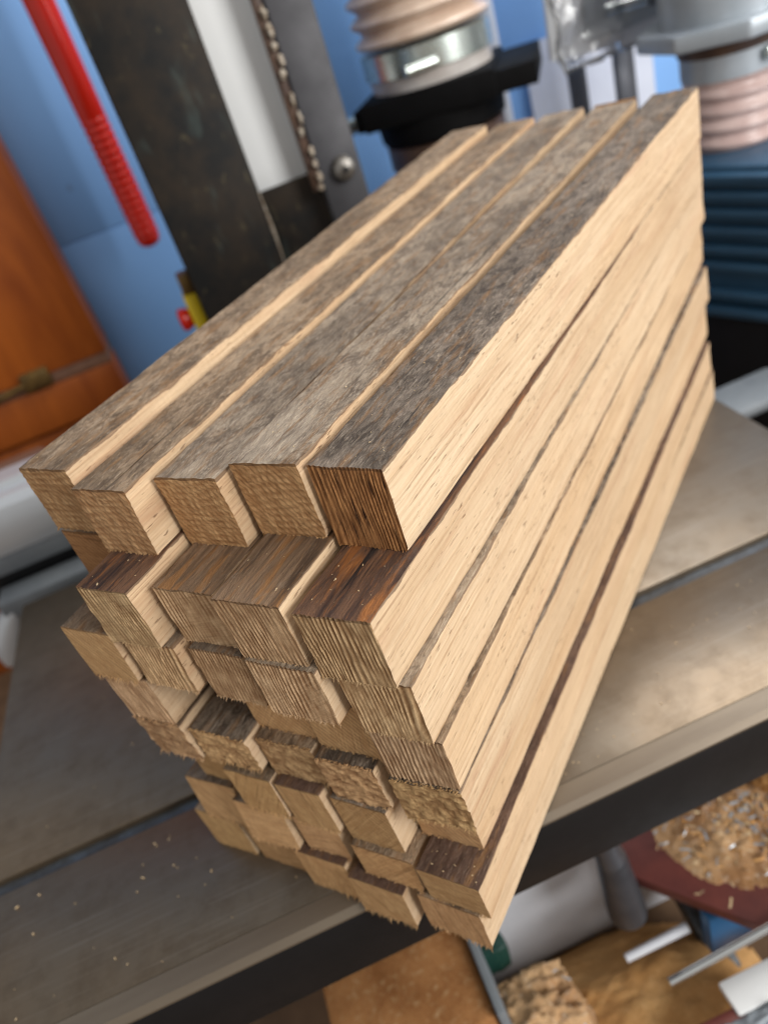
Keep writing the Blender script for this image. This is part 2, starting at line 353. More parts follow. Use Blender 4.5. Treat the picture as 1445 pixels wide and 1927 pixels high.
def prism(bm, poly, z0, z1, bev=0.0):
    a = [bm.verts.new((x, y, z0)) for x, y in poly]; b = [bm.verts.new((x, y, z1)) for x, y in poly]
    n = len(poly); bm.faces.new(a[::-1]); bm.faces.new(b)
    for i in range(n): bm.faces.new((a[i], a[(i + 1) % n], b[(i + 1) % n], b[i]))
    if bev: bmesh.ops.bevel(bm, geom=bm.edges[:], offset=bev, segments=2, affect='EDGES', profile=0.5)

# value noise in numpy
def vnoise(x, y, z=0.0, seed=0):
    x, y, z = np.broadcast_arrays(np.asarray(x, float), np.asarray(y, float), np.asarray(z, float))
    xi, yi, zi = np.floor(x).astype(np.int64), np.floor(y).astype(np.int64), np.floor(z).astype(np.int64)
    fx, fy, fz = x - xi, y - yi, z - zi
    s = lambda t: t * t * (3 - 2 * t)
    fx, fy, fz = s(fx), s(fy), s(fz)
    def h(a, b, c):
        n = (a * 374761393 + b * 668265263 + c * 2147483647 + seed * 974634777) & 0x7fffffff
        n = ((n ^ (n >> 13)) * 1274126177) & 0x7fffffff
        n = ((n ^ (n >> 16)) * 668265263) & 0x7fffffff
        return ((n ^ (n >> 15)) & 0xffff) / 32767.5 - 1
    L = lambda a, b, t: a + (b - a) * t
    return L(L(L(h(xi, yi, zi), h(xi + 1, yi, zi), fx), L(h(xi, yi + 1, zi), h(xi + 1, yi + 1, zi), fx), fy),
             L(L(h(xi, yi, zi + 1), h(xi + 1, yi, zi + 1), fx), L(h(xi, yi + 1, zi + 1), h(xi + 1, yi + 1, zi + 1), fx), fy), fz)

# ================================================================== setting
# blue painted block wall behind everything
wall = empty('wall', (0, 30, -30), None, None); del_ = None
finish(wall, 'sky blue painted block wall behind the workshop clutter', None, None, 'structure')
for r in range(11):
    for c in range(6):
        x0 = -34 + c * 17.6 + (8.8 if r % 2 else 0); z0 = -30 + r * 8.6 + 1.7
        b = part_box('block', M_BLUE, wall, x0 + .01, x0 + 17.59, 0, 4, z0 + .01 + 30, z0 + 8.59 + 30, bev=.035)
part_box('mortar', M_BLUE, wall, -34, 80, .12, 3.9, 0, 96, bev=0)
# lower bench that carries the clutter under the saw table; extended out of view to block light from below
bench = part_box('bench_top', M_BENCH, None, -50, 60, -50, 29.9, -12.5, -11.0, bev=.1); finish(bench, kind='structure')

# ================================================================== saw table
tb = empty('saw_table', (0, 1.33, -1.6), 'worn cast iron saw table with a slot under the stacked sticks', 'table')
Y = lambda n: n - 1.33
part_box('table_top', M_IRON, tb, -8.75, 10.97, Y(1.78), Y(4.70), .3, 1.6, bev=.03)
part_box('table_top', M_IRON, tb, -8.75, 10.97, Y(5.04), Y(14.5), .3, 1.6, bev=.05)
part_box('slot_floor', M_SLOT, tb, -8.75, 10.97, Y(4.7), Y(5.04), .35, 1.46, bev=0)
bm = bmesh.new()
pr = [(1.34, 1.46), (1.44, 1.555), (1.775, 1.597), (1.775, .9), (1.34, .9)]
for x in (-8.75, 10.97): pass
A = [bm.verts.new((-8.75, Y(a), b)) for a, b in pr]; B = [bm.verts.new((10.97, Y(a), b)) for a, b in pr]
bm.faces.new(A); bm.faces.new(B[::-1])
for i in range(5): bm.faces.new((A[i], A[(i + 1) % 5], B[(i + 1) % 5], B[i]))
build('edge_strip', bm, M_EDGE, tb, False)
part_box('apron', M_BLACK, tb, -8.74, 10.96, 0.0, Y(1.75), -.08, 1.44, bev=.05)
part_box('apron', M_BLACK, tb, -8.74, -8.2, Y(1.8), Y(14.4), -.08, .29, bev=.05)
part_box('apron', M_BLACK, tb, 10.4, 10.96, Y(1.8), Y(14.4), -.08, .29, bev=.05)

# ================================================================== the sticks
# (row, column): x0, x1, z0, z1, front, back, yaw, skew across, skew up  (frame of the stack)
STK = {
(1, 1) : (-5.232, -4.227, 6.865, 7.875, 0.442, 14.691, 0.002, 0.016, 0.001) ,
(1, 2) : (-4.18, -3.19, 6.697, 7.683, 0.333, 15.108, 0.002, 0.033, 0.025) ,
(1, 3) : (-3.15, -2.115, 6.55, 7.595, 0.785, 15.487, 0.002, 0.043, -0.016) ,
(1, 4) : (-2.098, -1.069, 6.614, 7.686, 1.024, 15.357, -0.012, 0.047, -0.023) ,
(1, 5) : (-1.057, -0.021, 6.51, 7.613, 1.093, 15.353, -0.029, 0.025, 0.023) ,
(2, 1) : (-5.118, -4.122, 5.84, 6.865, 0.412, 15.353, 0.008, 0.021, -0.004) ,
(2, 2) : (-4.109, -3.15, 5.712, 6.697, -0.355, 15.353, 0.008, 0.047, -0.018) ,
(2, 3) : (-3.09, -2.093, 5.619, 6.55, -0.039, 15.353, 0.008, 0.045, -0.02) ,
(2, 4) : (-2.022, -0.995, 5.637, 6.614, -0.115, 15.353, 0.008, 0.052, -0.024) ,
(2, 5) : (-0.943, 0.108, 5.5, 6.51, -0.049, 15.5, -0.016, 0.071, 0.0) ,
(3, 1) : (-5.053, -4.056, 4.894, 5.84, -0.402, 15.353, 0.003, 0.039, -0.002) ,
(3, 2) : (-4.002, -3.022, 4.855, 5.712, -0.299, 15.353, 0.003, 0.03, 0.003) ,
(3, 3) : (-2.964, -2.03, 4.69, 5.619, -0.144, 15.353, 0.003, 0.033, -0.01) ,
(3, 4) : (-1.967, -0.899, 4.683, 5.637, -0.16, 15.353, 0.002, 0.033, -0.007) ,
(3, 5) : (-0.793, 0.219, 4.455, 5.5, 0.028, 15.982, -0.002, 0.054, -0.037) ,
(4, 1) : (-4.935, -4.001, 3.911, 4.894, -0.341, 15.353, 0.008, 0.05, -0.023) ,
(4, 2) : (-3.979, -2.975, 3.774, 4.855, 1.3, 15.353, 0.005, 0.022, -0.005) ,
(4, 3) : (-2.953, -1.881, 3.692, 4.69, 0.172, 15.353, 0.005, 0.029, -0.005) ,
(4, 4) : (-1.85, -0.811, 3.668, 4.683, 0.14, 15.353, 0.005, 0.021, -0.005) ,
(4, 5) : (-0.766, 0.283, 3.499, 4.455, 0.082, 15.766, 0.005, 0.064, -0.014) ,
(5, 1) : (-4.933, -3.977, 3.039, 3.911, -0.323, 15.353, 0.011, 0.041, -0.059) ,
(5, 2) : (-3.965, -2.891, 3.039, 3.774, -0.207, 15.353, 0.011, 0.044, -0.036) ,
(5, 3) : (-2.879, -1.877, 2.865, 3.692, -0.02, 15.353, 0.011, 0.053, -0.021) ,
(5, 4) : (-1.838, -0.881, 2.732, 3.668, -0.04, 15.353, 0.011, 0.056, -0.038) ,
(5, 5) : (-0.788, 0.281, 2.613, 3.499, 0.071, 15.415, -0.004, 0.1, -0.033) ,
(6, 1) : (-4.789, -3.782, 2.03, 3.039, 0.0, 15.353, 0.005, 0.022, -0.005) ,
(6, 2) : (-3.751, -2.827, 1.968, 2.901, -0.233, 15.353, 0.005, 0.022, -0.005) ,
(6, 3) : (-2.815, -1.963, 1.885, 2.865, -0.182, 15.353, 0.005, 0.04, -0.028) ,
(6, 4) : (-1.951, -0.979, 1.686, 2.732, -0.07, 15.353, -0.001, 0.021, -0.022) ,
(6, 5) : (-0.965, 0.073, 1.7, 2.613, 0.342, 15.277, -0.014, 0.025, -0.005) ,
(7, 1) : (-5.165, -4.088, 1.039, 2.03, -0.158, 15.353, 0.007, 0.044, 0.065) ,
(7, 2) : (-4.059, -3.04, 1.017, 1.968, -0.247, 15.353, 0.007, 0.051, 0.063) ,
(7, 3) : (-2.981, -2.123, 1.017, 1.885, -0.126, 15.353, 0.007, 0.041, 0.003) ,
(7, 4) : (-1.934, -0.855, 0.92, 1.686, -0.164, 15.353, 0.007, 0.021, -0.005) ,
(7, 5) : (-0.824, 0.209, 0.885, 1.7, -0.185, 14.958, -0.012, 0.009, -0.049) ,
(8, 1) : (-5.459, -4.446, 0.001, 1.039, -0.2, 15.353, 0.007, 0.031, -0.004) ,
(8, 2) : (-4.402, -3.37, 0.001, 1.004, -0.153, 15.353, 0.007, 0.012, -0.004) ,
(8, 3) : (-3.239, -2.206, 0.0, 1.017, -0.262, 15.353, 0.007, 0.022, -0.005) ,
(8, 4) : (-2.179, -1.158, 0.0, 0.92, -0.331, 15.353, -0.006, 0.028, 0.016) ,
(8, 5) : (-1.042, 0.04, 0.0, 0.885, -0.21, 14.947, -0.026, 0.026, 0.012) ,
}
TH = math.radians(45.4702)
TAPER = {(1, 4): -.0065, (1, 3): .003, (1, 2): .003}    # thickness change along the stick
END = {1: ['banded', 'banded', 'banded', 'banded', 'dark'], 2: ['smooth', 'ridged', 'ridged', 'ridged', 'ridged'],
       3: ['smooth', 'ridged', 'ridged', 'ridged', 'ridged'], 4: ['ridged', 'smooth', 'smooth', 'smooth', 'ridged'],
       5: ['rough', 'rough', 'rough', 'rough', 'rough'], 6: ['smooth'] * 5, 7: ['smooth', 'smooth', 'smooth', 'smooth', 'smooth'], 8: ['smooth'] * 5}
TOP = {1: ['brown', 'brown', 'grey', 'grey', 'black'], 2: ['grey', 'red', 'stain', 'stain', 'red'], 3: ['brown', 'grey', 'black', 'grey', 'grey'],
       4: ['brown'] * 5, 5: ['brown', 'black', 'brown', 'black', 'black'], 6: ['brown', 'brown', 'umber', 'black', 'brown'],
       7: ['black', 'black', 'brown', 'brown', 'umber'], 8: ['brown', 'brown', 'umber', 'umber', 'brown']}
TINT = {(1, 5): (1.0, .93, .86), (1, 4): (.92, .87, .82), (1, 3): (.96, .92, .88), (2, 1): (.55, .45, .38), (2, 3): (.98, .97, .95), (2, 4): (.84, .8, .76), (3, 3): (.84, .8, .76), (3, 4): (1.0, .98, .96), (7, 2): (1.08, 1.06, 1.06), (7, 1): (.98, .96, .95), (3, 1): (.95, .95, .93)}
ROWN = {1: 'top row', 2: 'second row from the top', 3: 'third row from the top', 4: 'fourth row from the top', 5: 'fifth row from the top',
        6: 'third row from the bottom', 7: 'second row from the bottom', 8: 'bottom row'}
COLN = {1: 'leftmost', 2: 'second from the left', 3: 'middle', 4: 'second from the right', 5: 'rightmost'}
SPECIAL = {(1, 5): 'rightmost stick of the top row, blackened top and dark brown ridged end',
           (1, 1): 'leftmost stick of the top row, weathered brown top standing slightly higher',
           (2, 5): 'rightmost stick of the second row, orange streaked top and ridged pale end',
           (2, 2): 'second stick from the left in the second row, orange streak on top',
           (2, 1): 'shadowed leftmost stick of the second row, set back under the top corner',
           (4, 2): 'stick deep in the dark gap, second from the left in fourth row',
           (4, 3): 'middle stick of the fourth row, recessed in shadow above the rough ends',
           (7, 5): 'rightmost stick of the second row from the bottom, jutting dark brown top',
           (8, 5): 'rightmost stick of the bottom row, overhanging the table edge',
           (5, 5): 'rightmost stick of the fifth row, rough torn end fibres'}
def ridge_fn(kind, x, z, seed):
    """relief of the sawn end, -1..1"""
    xs = x + 0.05 * vnoise(x * 1.5, z * 1.2, 0, seed) + 0.10 * z * ((seed % 5) - 2) / 3
    if kind in ('ridged', 'dark'):
        f = 17 if kind == 'ridged' else 18
        ph = xs * f + 1.3 * vnoise(xs * 4, z * .45, 3.3, seed)
        r = np.sin(2 * np.pi * ph) * (.5 + .6 * vnoise(xs * 3, z * 2.2, 7.7, seed))
        r = r + .4 * vnoise(xs * 30, z * 7, 1.1, seed) + .35 * vnoise(xs * 6, z * 5, 4.1, seed)
        return r
    if kind == 'banded':
        return .45 * np.sin(2 * np.pi * (z * 9 + .8 * vnoise(x * 2.2, z * 2, 0, seed))) + .5 * vnoise(x * 22, z * 6, 2, seed)
    if kind == 'rough':
        return .8 * vnoise(x * 9 + z * 4, z * 14, 0, seed) + .5 * vnoise(x * 24, z * 20, 1, seed)
    return .35 * vnoise(x * 12, z * 12, 0, seed)
def make_stick(r, c):
    x0, x1, z0, z1, yf, yb, yaw, sa, sb = STK[(r, c)]
    x0 += .034; x1 -= .026
    seed = r * 17 + c * 5
    kind = END[r][c - 1]
    w, h = x1 - x0, z1 - z0
    vis = (c == 5 or r <= 2)
    nx, nz, ny = 60, 22, (130 if vis else 50)
    # perimeter, counter clockwise seen from the front: bottom left -> bottom right -> top right -> top left
    px = np.concatenate([np.linspace(-.5, .5, nx + 1)[:-1], np.full(nz, .5), np.linspace(.5, -.5, nx + 1)[:-1], np.full(nz, -.5)]) * w
    pz = np.concatenate([np.zeros(nx), np.linspace(0, 1, nz + 1)[:-1], np.ones(nx), np.linspace(1, 0, nz + 1)[:-1]]) * h
    P = len(px)
    tt = np.linspace(0, 1, ny + 1)
    def deform(X, Yv, Z):
        """surface relief of the long faces as a function of position"""
        top = np.clip((Z / h - .82) / .18, 0, 1); ed = np.clip((np.abs(X) / (w / 2) - .9) / .1, 0, 1)
        wane = .006 + .022 * np.clip(vnoise(Yv * 1.1, np.sign(X) * 3.7, 9.1, seed) - .25, 0, 1) + .005 * vnoise(Yv * 7, np.sign(X) * 5.1, 2.2, seed)
        Zn = Z + top ** 3 * (.008 * vnoise(X * 5, Yv * 1.1, 0, seed) + .006 * vnoise(X * 16, Yv * 4.2, 4, seed)) - (top ** 4) * (ed ** 3) * wane
        side = np.clip((np.abs(X) / (w / 2) - .97) / .03, 0, 1)
        Xn = X + side * (.012 * vnoise(Z * 2, Yv * .8, 5 + np.sign(X), seed) + .006 * vnoise(Z * 6, Yv * 4, 8, seed)) - np.sign(X) * (top ** 6) * side * (.002 + .008 * np.clip(vnoise(Yv * 3.6, 1.3, np.sign(X) * 2, seed), -.3, 1))
        bot = np.clip((.12 - Z / h) / .12, 0, 1)
        Zn = Zn + (bot ** 4) * (.008 * np.abs(vnoise(X * 9, Yv * 1.2, 3, seed)) + (ed ** 3) * .03 * np.clip(vnoise(Yv * 2, np.sign(X), 6, seed), 0, 1))
        Xn = Xn - np.sign(X) * side * (bot ** 6) * .02
        Zn = Zn + (Z / h) * TAPER.get((r, c), 0) * np.maximum(Yv - 1, 0)
        return Xn, Zn
    y_f = yf + sa * px + sb * (pz - h / 2)
    amp = {'ridged': .011, 'dark': .010, 'banded': .011, 'rough': .02, 'smooth': .006}[kind]
    rim = ridge_fn(kind, px, pz, seed)
    YY = (y_f - amp * rim)[None, :] * (1 - tt[:, None]) + (yb + .012 * vnoise(px * 8, pz * 8, 0, seed))[None, :] * tt[:, None]
    XX = np.repeat(px[None, :], ny + 1, 0); ZZ = np.repeat(pz[None, :], ny + 1, 0)
    Xd, Zd = deform(XX, YY, ZZ)
    # ragged lower arris at the cut
    rag = {'ridged': .016, 'dark': .012, 'banded': .014, 'rough': .04, 'smooth': .028}[kind]
    jag = vnoise(px * 40, 0, 0, seed) * .4 + vnoise(px * 9, 3, 0, seed) * .8
    Zd[0] += np.where(pz < 1e-6, -rag * np.clip(jag + .1, -.3, 1), 0)
    if kind == 'rough': Zd[0] += np.where(pz > h - 1e-6, .03 * jag - .02, 0)
    verts = np.stack([Xd, YY, Zd], -1).reshape(-1, 3)
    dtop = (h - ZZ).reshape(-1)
    ridge = np.repeat((rim * .5 + .5)[None, :], ny + 1, 0).reshape(-1)
    faces = []; mats = []
    j = np.arange(P); jn = (j + 1) % P
    seg_mat = np.where((j >= nx + nz) & (j < 2 * nx + nz), 0, 1)
    for i in range(ny):
        a = i * P
        q = np.stack([a + j, a + jn, a + P + jn, a + P + j], 1)
        faces += q.tolist(); mats += seg_mat.tolist()
    # end faces: interior grid
    def grid(front):
        nonlocal verts, dtop, ridge, faces, mats
        base = 0 if front else ny * P
        idx = np.zeros((nz + 1, nx + 1), int)
        idx[0, :nx] = base + np.arange(nx); idx[:nz, nx] = base + nx + np.arange(nz)
        idx[nz, nx:0:-1] = base + nx + nz + np.arange(nx); idx[nz:0:-1, 0] = base + 2 * nx + nz + np.arange(nz)
        gx, gz = np.meshgrid(np.linspace(-.5, .5, nx + 1)[1:-1] * w, np.linspace(0, 1, nz + 1)[1:-1] * h)
        rr = ridge_fn(kind, gx, gz, seed + (0 if front else 3))
        gy = (yf + sa * gx + sb * (gz - h / 2) - amp * rr) if front else (yb + .01 * rr)
        n0 = len(verts); idx[1:-1, 1:-1] = n0 + np.arange(gx.size).reshape(gx.shape)
        verts = np.concatenate([verts, np.stack([gx, gy, gz], -1).reshape(-1, 3)])
        dtop = np.concatenate([dtop, (h - gz).reshape(-1)]); ridge = np.concatenate([ridge, (rr * .5 + .5).reshape(-1)])
        q = np.stack([idx[:-1, :-1], idx[:-1, 1:], idx[1:, 1:], idx[1:, :-1]], -1).reshape(-1, 4)
        if front: q = q[:, ::-1]
        # winding: front faces look towards -y
        faces += (q[:, ::-1] if front else q[:, ::-1]).tolist(); mats += [2] * len(q)
    grid(True); grid(False)
    # torn fibres hanging from the cut
    rs = random.Random(seed); fv = []; ff = []
    nf = {'ridged': 60, 'dark': 40, 'banded': 60, 'rough': 150, 'smooth': 90}[kind]
    for k in range(nf):
        x = (rs.random() - .5) * w * .98
        at_top = kind == 'rough' and rs.random() < .5
        z = h - .01 if at_top else 0.0
        y = yf + sa * x + sb * (z - h / 2) - rs.uniform(-.02, .012)
        ln = rs.uniform(.015, .06) * (1.5 if kind in ('rough', 'smooth') else 1); t_ = rs.uniform(.005, .012)
        dz = (rs.uniform(-.1, .8) if at_top else -rs.uniform(.2, 1)) * ln; dy = -rs.uniform(.1, .9) * ln; dx = rs.uniform(-.5, .5) * ln
        b0 = len(verts) + len(fv)
        fv += [(x - t_, y, z + .01), (x + t_, y, z + .01), (x, y + t_, z - .006 if not at_top else z - .02), (x + dx, y + dy, z + dz)]
        ff += [(b0, b0 + 1, b0 + 3), (b0 + 1, b0 + 2, b0 + 3), (b0 + 2, b0, b0 + 3)]
    verts = np.concatenate([verts, np.array(fv)]); dtop = np.concatenate([dtop, np.full(len(fv), h * .5)]); ridge = np.concatenate([ridge, np.full(len(fv), .9)])
    faces += ff; mats += [2] * len(ff)
    me = bpy.data.meshes.new('wood_stick')
    me.from_pydata((verts * U).tolist(), [], faces)
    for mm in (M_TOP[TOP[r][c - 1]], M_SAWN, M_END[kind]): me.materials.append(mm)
    me.polygons.foreach_set('material_index', mats)
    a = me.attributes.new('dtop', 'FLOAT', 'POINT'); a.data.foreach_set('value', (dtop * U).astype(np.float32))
    a = me.attributes.new('ridge', 'FLOAT', 'POINT'); a.data.foreach_set('value', np.clip(ridge, 0, 1).astype(np.float32))
    me.shade_smooth(); me.set_sharp_from_angle(angle=math.radians(38)); me.update()
    o = bpy.data.objects.new('wood_stick', me); COL.objects.link(o)
    xc = (x0 + x1) / 2
    o.matrix_world = Matrix.Rotation(-TH, 4, 'Z') @ Matrix.Translation(Vector((xc, 0, z0)) * U) @ Matrix.Rotation(yaw, 4, 'Z')
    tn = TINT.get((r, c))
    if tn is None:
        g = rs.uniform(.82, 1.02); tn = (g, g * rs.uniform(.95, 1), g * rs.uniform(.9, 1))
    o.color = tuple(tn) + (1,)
    lab = SPECIAL.get((r, c))
    if lab is None:
        lab = ('%s stick of the %s of the stack' if c in (1, 3, 5) else '%s stick of the %s of the stack') % (COLN[c], ROWN[r])
        if c in (2, 4): lab = 'stick %s in the %s of the stack' % (COLN[c], ROWN[r])
    finish(o, lab, 'wood stick', 'square sawn wooden sticks stacked on the saw table')
for r in range(8, 0, -1):
    for c in range(1, 6): make_stick(r, c)

# ================================================================== machine frame behind the stack
mf = empty('bandsaw_column', (2.3, 18, -11), 'black and grey steel bandsaw column standing behind the stack', 'bandsaw')
O = (2.3, 18, -11)
def rel(o, x0, x1, y0, y1, z0, z1): return (x0 - o[0], x1 - o[0], y0 - o[1], y1 - o[1], z0 - o[2], z1 - o[2])
part_box('column', M_COL, mf, *rel(O, -.6, 2.22, 18, 21.5, -11, 17), bev=.12)
part_box('cross_plate', M_COL, mf, *rel(O, 2.2, 4.9, 18.7, 18.95, -11, 7.3), bev=.05)
part_box('back_panel', M_PANEL, mf, *rel(O, 2.2, 4.9, 19.0, 19.2, 6.5, 17), bev=.03)
bar = part_box('side_bar', M_STEEL, mf, *rel(O, 4.02, 5.27, 17.9, 18.3, -11, 17), bev=.08)
bm = bmesh.new(); tube(bm, [(4.72 - O[0], -.1, 7.28 - O[2]), (4.72 - O[0], -.16, 7.28 - O[2]), (4.72 - O[0], -.38, 7.28 - O[2]), (4.72 - O[0], -.46, 7.28 - O[2])], [.36, .36, .3, .16], 20)
bolt = build('bolt', bm, M_BOLT, mf)
bm = bmesh.new(); tube(bm, [(4.72 - O[0], -.44, 7.28 - O[2]), (4.72 - O[0], -.49, 7.28 - O[2])], [.09, .09], 6)
build('bolt_socket', bm, M_BLACK, bolt)
part_box('worn_edge', M_BROWNR, mf, *rel(O, 3.74, 4.0, 18.0, 18.3, 6.9, 17), bev=.05)
bm = bmesh.new(); rs = random.Random(3); zz = 6.9
while zz < 17:
    l_ = rs.uniform(.12, .42); x_ = 3.96 - O[0] + rs.uniform(-.05, .04)
    p_ = [(x_ + rs.uniform(-.03, .03), -.1 + rs.uniform(-.03, .03), zz - O[2] + l_ * k_ / 4) for k_ in range(5)]; r0 = rs.uniform(.04, .095)
    tube(bm, p_, [r0 * .3, r0, r0 * rs.uniform(.7, 1.2), r0 * .9, r0 * .3], 9, mod=lambda i, a: 1 + .25 * math.sin(2 * a + i))
    zz += l_ + (rs.uniform(.02, .1) if rs.random() < .75 else rs.uniform(.2, .4))
build('resin_bead', bm, M_GLUE, mf)
part_tube('chipped_edge', M_GLUE, mf, [(2.2 - O[0], .03, 5.3 - O[2]), (2.215 - O[0], .03, 6.4 - O[2]), (2.205 - O[0], .03, 7.5 - O[2])], [.015, .05, .015], 8)
es = empty('stop_switch', (-.62, 19.2, 4.1), 'red stop button on a yellow housing at the black column', 'switch')
part_box('housing', M_YEL, es, -.42, 0, -.5, .5, -.6, 1.2, bev=.08)
part_tube('button', M_RED, es, [(-.42, 0, .45), (-.6, 0, .45), (-.76, 0, .45), (-.82, 0, .45)], [.26, .36, .36, .26], 20)
part_box('bracket', M_BRASS, es, -.36, 0, -.35, .35, 1.2, 1.8, bev=.05)

# red handle hanging on the wall
rh = empty('red_handle', (-1.62, 27.4, 5.4), 'long glossy red handle with a ribbed grip before blue wall', 'handle')
pts = [(0, 0, .0), (0, 0, .12), (0, 0, .35)]; rad = [.22, .40, .47]
z = .45
while z < 4.6:
    pts += [(0, 0, z), (0, 0, z + .07), (0, 0, z + .17), (0, 0, z + .24)]; rad += [.45, .50, .50, .45]; z += .27
part_tube('ribbed_grip', M_RED, rh, pts, rad, 28)
part_tube('shaft', M_RED, rh, [(0, 0, 4.62), (0, 0, 4.75), (0, 0, 8), (0, 0, 12)], [.44, .49, .52, .54], 28)

# varnished cabinet on the left
cb = empty('wooden_cabinet', (-12, 28, -11), 'varnished orange wooden cabinet against the blue wall at left', 'cabinet')
O = (-12, 28, -11)
part_box('door', M_ORANGE, cb, *rel(O, -20, -5.2, 28, 29.9, 2.05, 22), bev=.05)
part_box('strip', M_STRIPW, cb, *rel(O, -20, -5.22, 28.06, 29.8, 1.55, 2.03), bev=.03)
part_box('front_rail', M_ORANGE, cb, *rel(O, -20, -5.2, 28, 29.9, -.3, 1.53), bev=.06)
part_box('base', M_ORANGE, cb, *rel(O, -20, -5.3, 28.3, 29.9, -11, -.52), bev=.06)
part_box('gap_shade_strip', M_BLACK, cb, *rel(O, -19.9, -5.4, 28.7, 29.8, -.55, -.28), bev=0)  # black strip stands in for the shade between rail and base
ct = part_box('catch', M_BRASS, cb, *rel(O, -8.9, -7.7, 27.7, 28.1, 1.65, 2.45), bev=.1)
part_tube('catch_pin', M_BRASS, ct, [(-11.0 - O[0], -.2, 1.8 - O[2]), (-8.8 - O[0], -.2, 2.0 - O[2])], .14, 12)

# silver rail behind the table on the left
fr = empty('fence_rail', (-6, 16, -1), 'silver aluminium rail behind the table at the left edge', 'rail')
O = (-6, 16, -1)
bm = bmesh.new()
prof = [(0, .95), (-.12, 1.3), (-.14, 2.0), (-.05, 2.4), (.2, 2.62), (.7, 2.66), (.75, 2.85), (1.5, 2.9), (1.55, .95)]
A = [bm.verts.new((-24 - O[0], a, b - O[2])) for a, b in prof]; B = [bm.verts.new((3 - O[0], a, b - O[2])) for a, b in prof]
bm.faces.new(A); bm.faces.new(B[::-1])
for i in range(len(prof)): bm.faces.new((A[i], A[(i + 1) % len(prof)], B[(i + 1) % len(prof)], B[i]))
build('rail_profile', bm, M_ALU, fr, True, 25)
part_box('lower_lip', M_GREYP, fr, *rel(O, -24, 3, 16.05, 17.3, .3, .93), bev=.05)
part_box('gap_shade_bar', M_BLACK, fr, *rel(O, -24, 3, 16.3, 17.2, -.5, .28), bev=0)  # black bar fills the gap below the lip in place of its shade
part_box('foot_bar', M_GREYP, fr, *rel(O, -9.7, 3, 15.2, 16.2, -.75, -.1), bev=.1)
bm = bmesh.new(); tube(bm, [(-9.4 - O[0], -.5, -.5 - O[2]), (-9.9 - O[0], -.5, -1.1 - O[2]), (-10.3 - O[0], -.5, -2.0 - O[2]), (-10.4 - O[0], -.5, -2.3 - O[2])], [.3, .42, .42, .3], 16)
build('clamp_foot', bm, M_ALU, fr)
gb = part_box('grey_box', M_STRIPW, None, -12, -7.3, 18.6, 20.4, 0.2, 2.15, bev=.3, seg=4); finish(gb, 'dull purple grey box behind the silver rail', 'box')

# ================================================================== dust hose with black blast gate
def corr(bm, c, r, z0, z1, pitch, amp, tilt=0.0, seg=40, bend=None):
    n = int((z1 - z0) / pitch * 8); pts = []; rad = []
    for i in range(n + 1):
        f_ = i / n; z_ = z0 + (z1 - z0) * f_
        off = bend(f_) if bend else (0, 0)
        pts.append((c[0] + off[0], c[1] + off[1], z_)); rad.append(r + amp * math.sin(2 * math.pi * i / 8))
    tube(bm, pts, rad, seg)
dh = empty('dust_hose', (10.05, 24.2, -2), 'tan ribbed dust hose with a steel clamp above black gate', 'hose')
O = (10.05, 24.2, -2)
bm = bmesh.new(); corr(bm, (0, 0), 2.2, 9.3 + 2, 19, .62, .16); build('ribbed_hose', bm, M_HOSE, dh)
cl = part_tube('clamp', M_CLAMP, dh, [(0, 0, 8.35 + 2), (0, 0, 8.37 + 2), (0, 0, 9.15 + 2), (0, 0, 9.17 + 2)], [2.2, 2.3, 2.3, 2.2], 48)
bm = bmesh.new(); tube(bm, [(-1.6, -2.2, 10.55), (-.5, -2.2, 10.55)], [.2, .2], 12); build('clamp_screw', bm, M_CLAMP, cl)
part_tube('clear_cuff', M_HOSEC, dh, [(0, 0, 9.6), (0, 0, 10.34)], [2.15, 2.2], 48)
bm = bmesh.new(); corr(bm, (0, 0), 2.15, 1.0, 7.3, .62, .12); build('lower_hose', bm, M_HOSEC, dh)
part_tube('brown_ring', M_BROWNR, dh, [(0, 0, 7.3), (0, 0, 8.1)], [2.2, 2.2], 48)
bgte = empty('blast_gate', (10.05, 24.2, 6.2), 'flat black blast gate clamped across the dust hose', 'gate', rotz=math.radians(-28))
part_box('gate_body', M_MATTE, bgte, -2.3, 2.35, -2.4, 2.4, .8, 1.7, bev=.06)
part_box('slide_plate', M_MATTE, bgte, -2.6, 3.7, -2.2, 2.2, .85, 1.55, bev=.03)
part_tube('collar', M_MATTE, bgte, [(0, 0, 0.05), (0, 0, .8)], [2.3, 2.35], 48)
kn = part_tube('knob', M_BLACK, bgte, [(-3.9, -.6, .9), (-3.75, -.6, .9), (-3.35, -.6, .95)], [.36, .4, .4], 16)
part_tube('knob_stem', M_CLAMP, kn, [(-3.4, -.6, .95), (-2.85, -.6, 1.0)], [.3, .3], 14)
part_tube('knob_face', M_YEL, kn, [(-3.97, -.6, .9), (-3.9, -.6, .9)], [.14, .16], 10)
cdt = part_tube('conduit', M_WHITE, None, [(14.2, 28.7, -25), (14.2, 28.7, 22)], .42, 20); finish(cdt, 'white vertical conduit on the blue wall behind the dust hose', 'conduit')

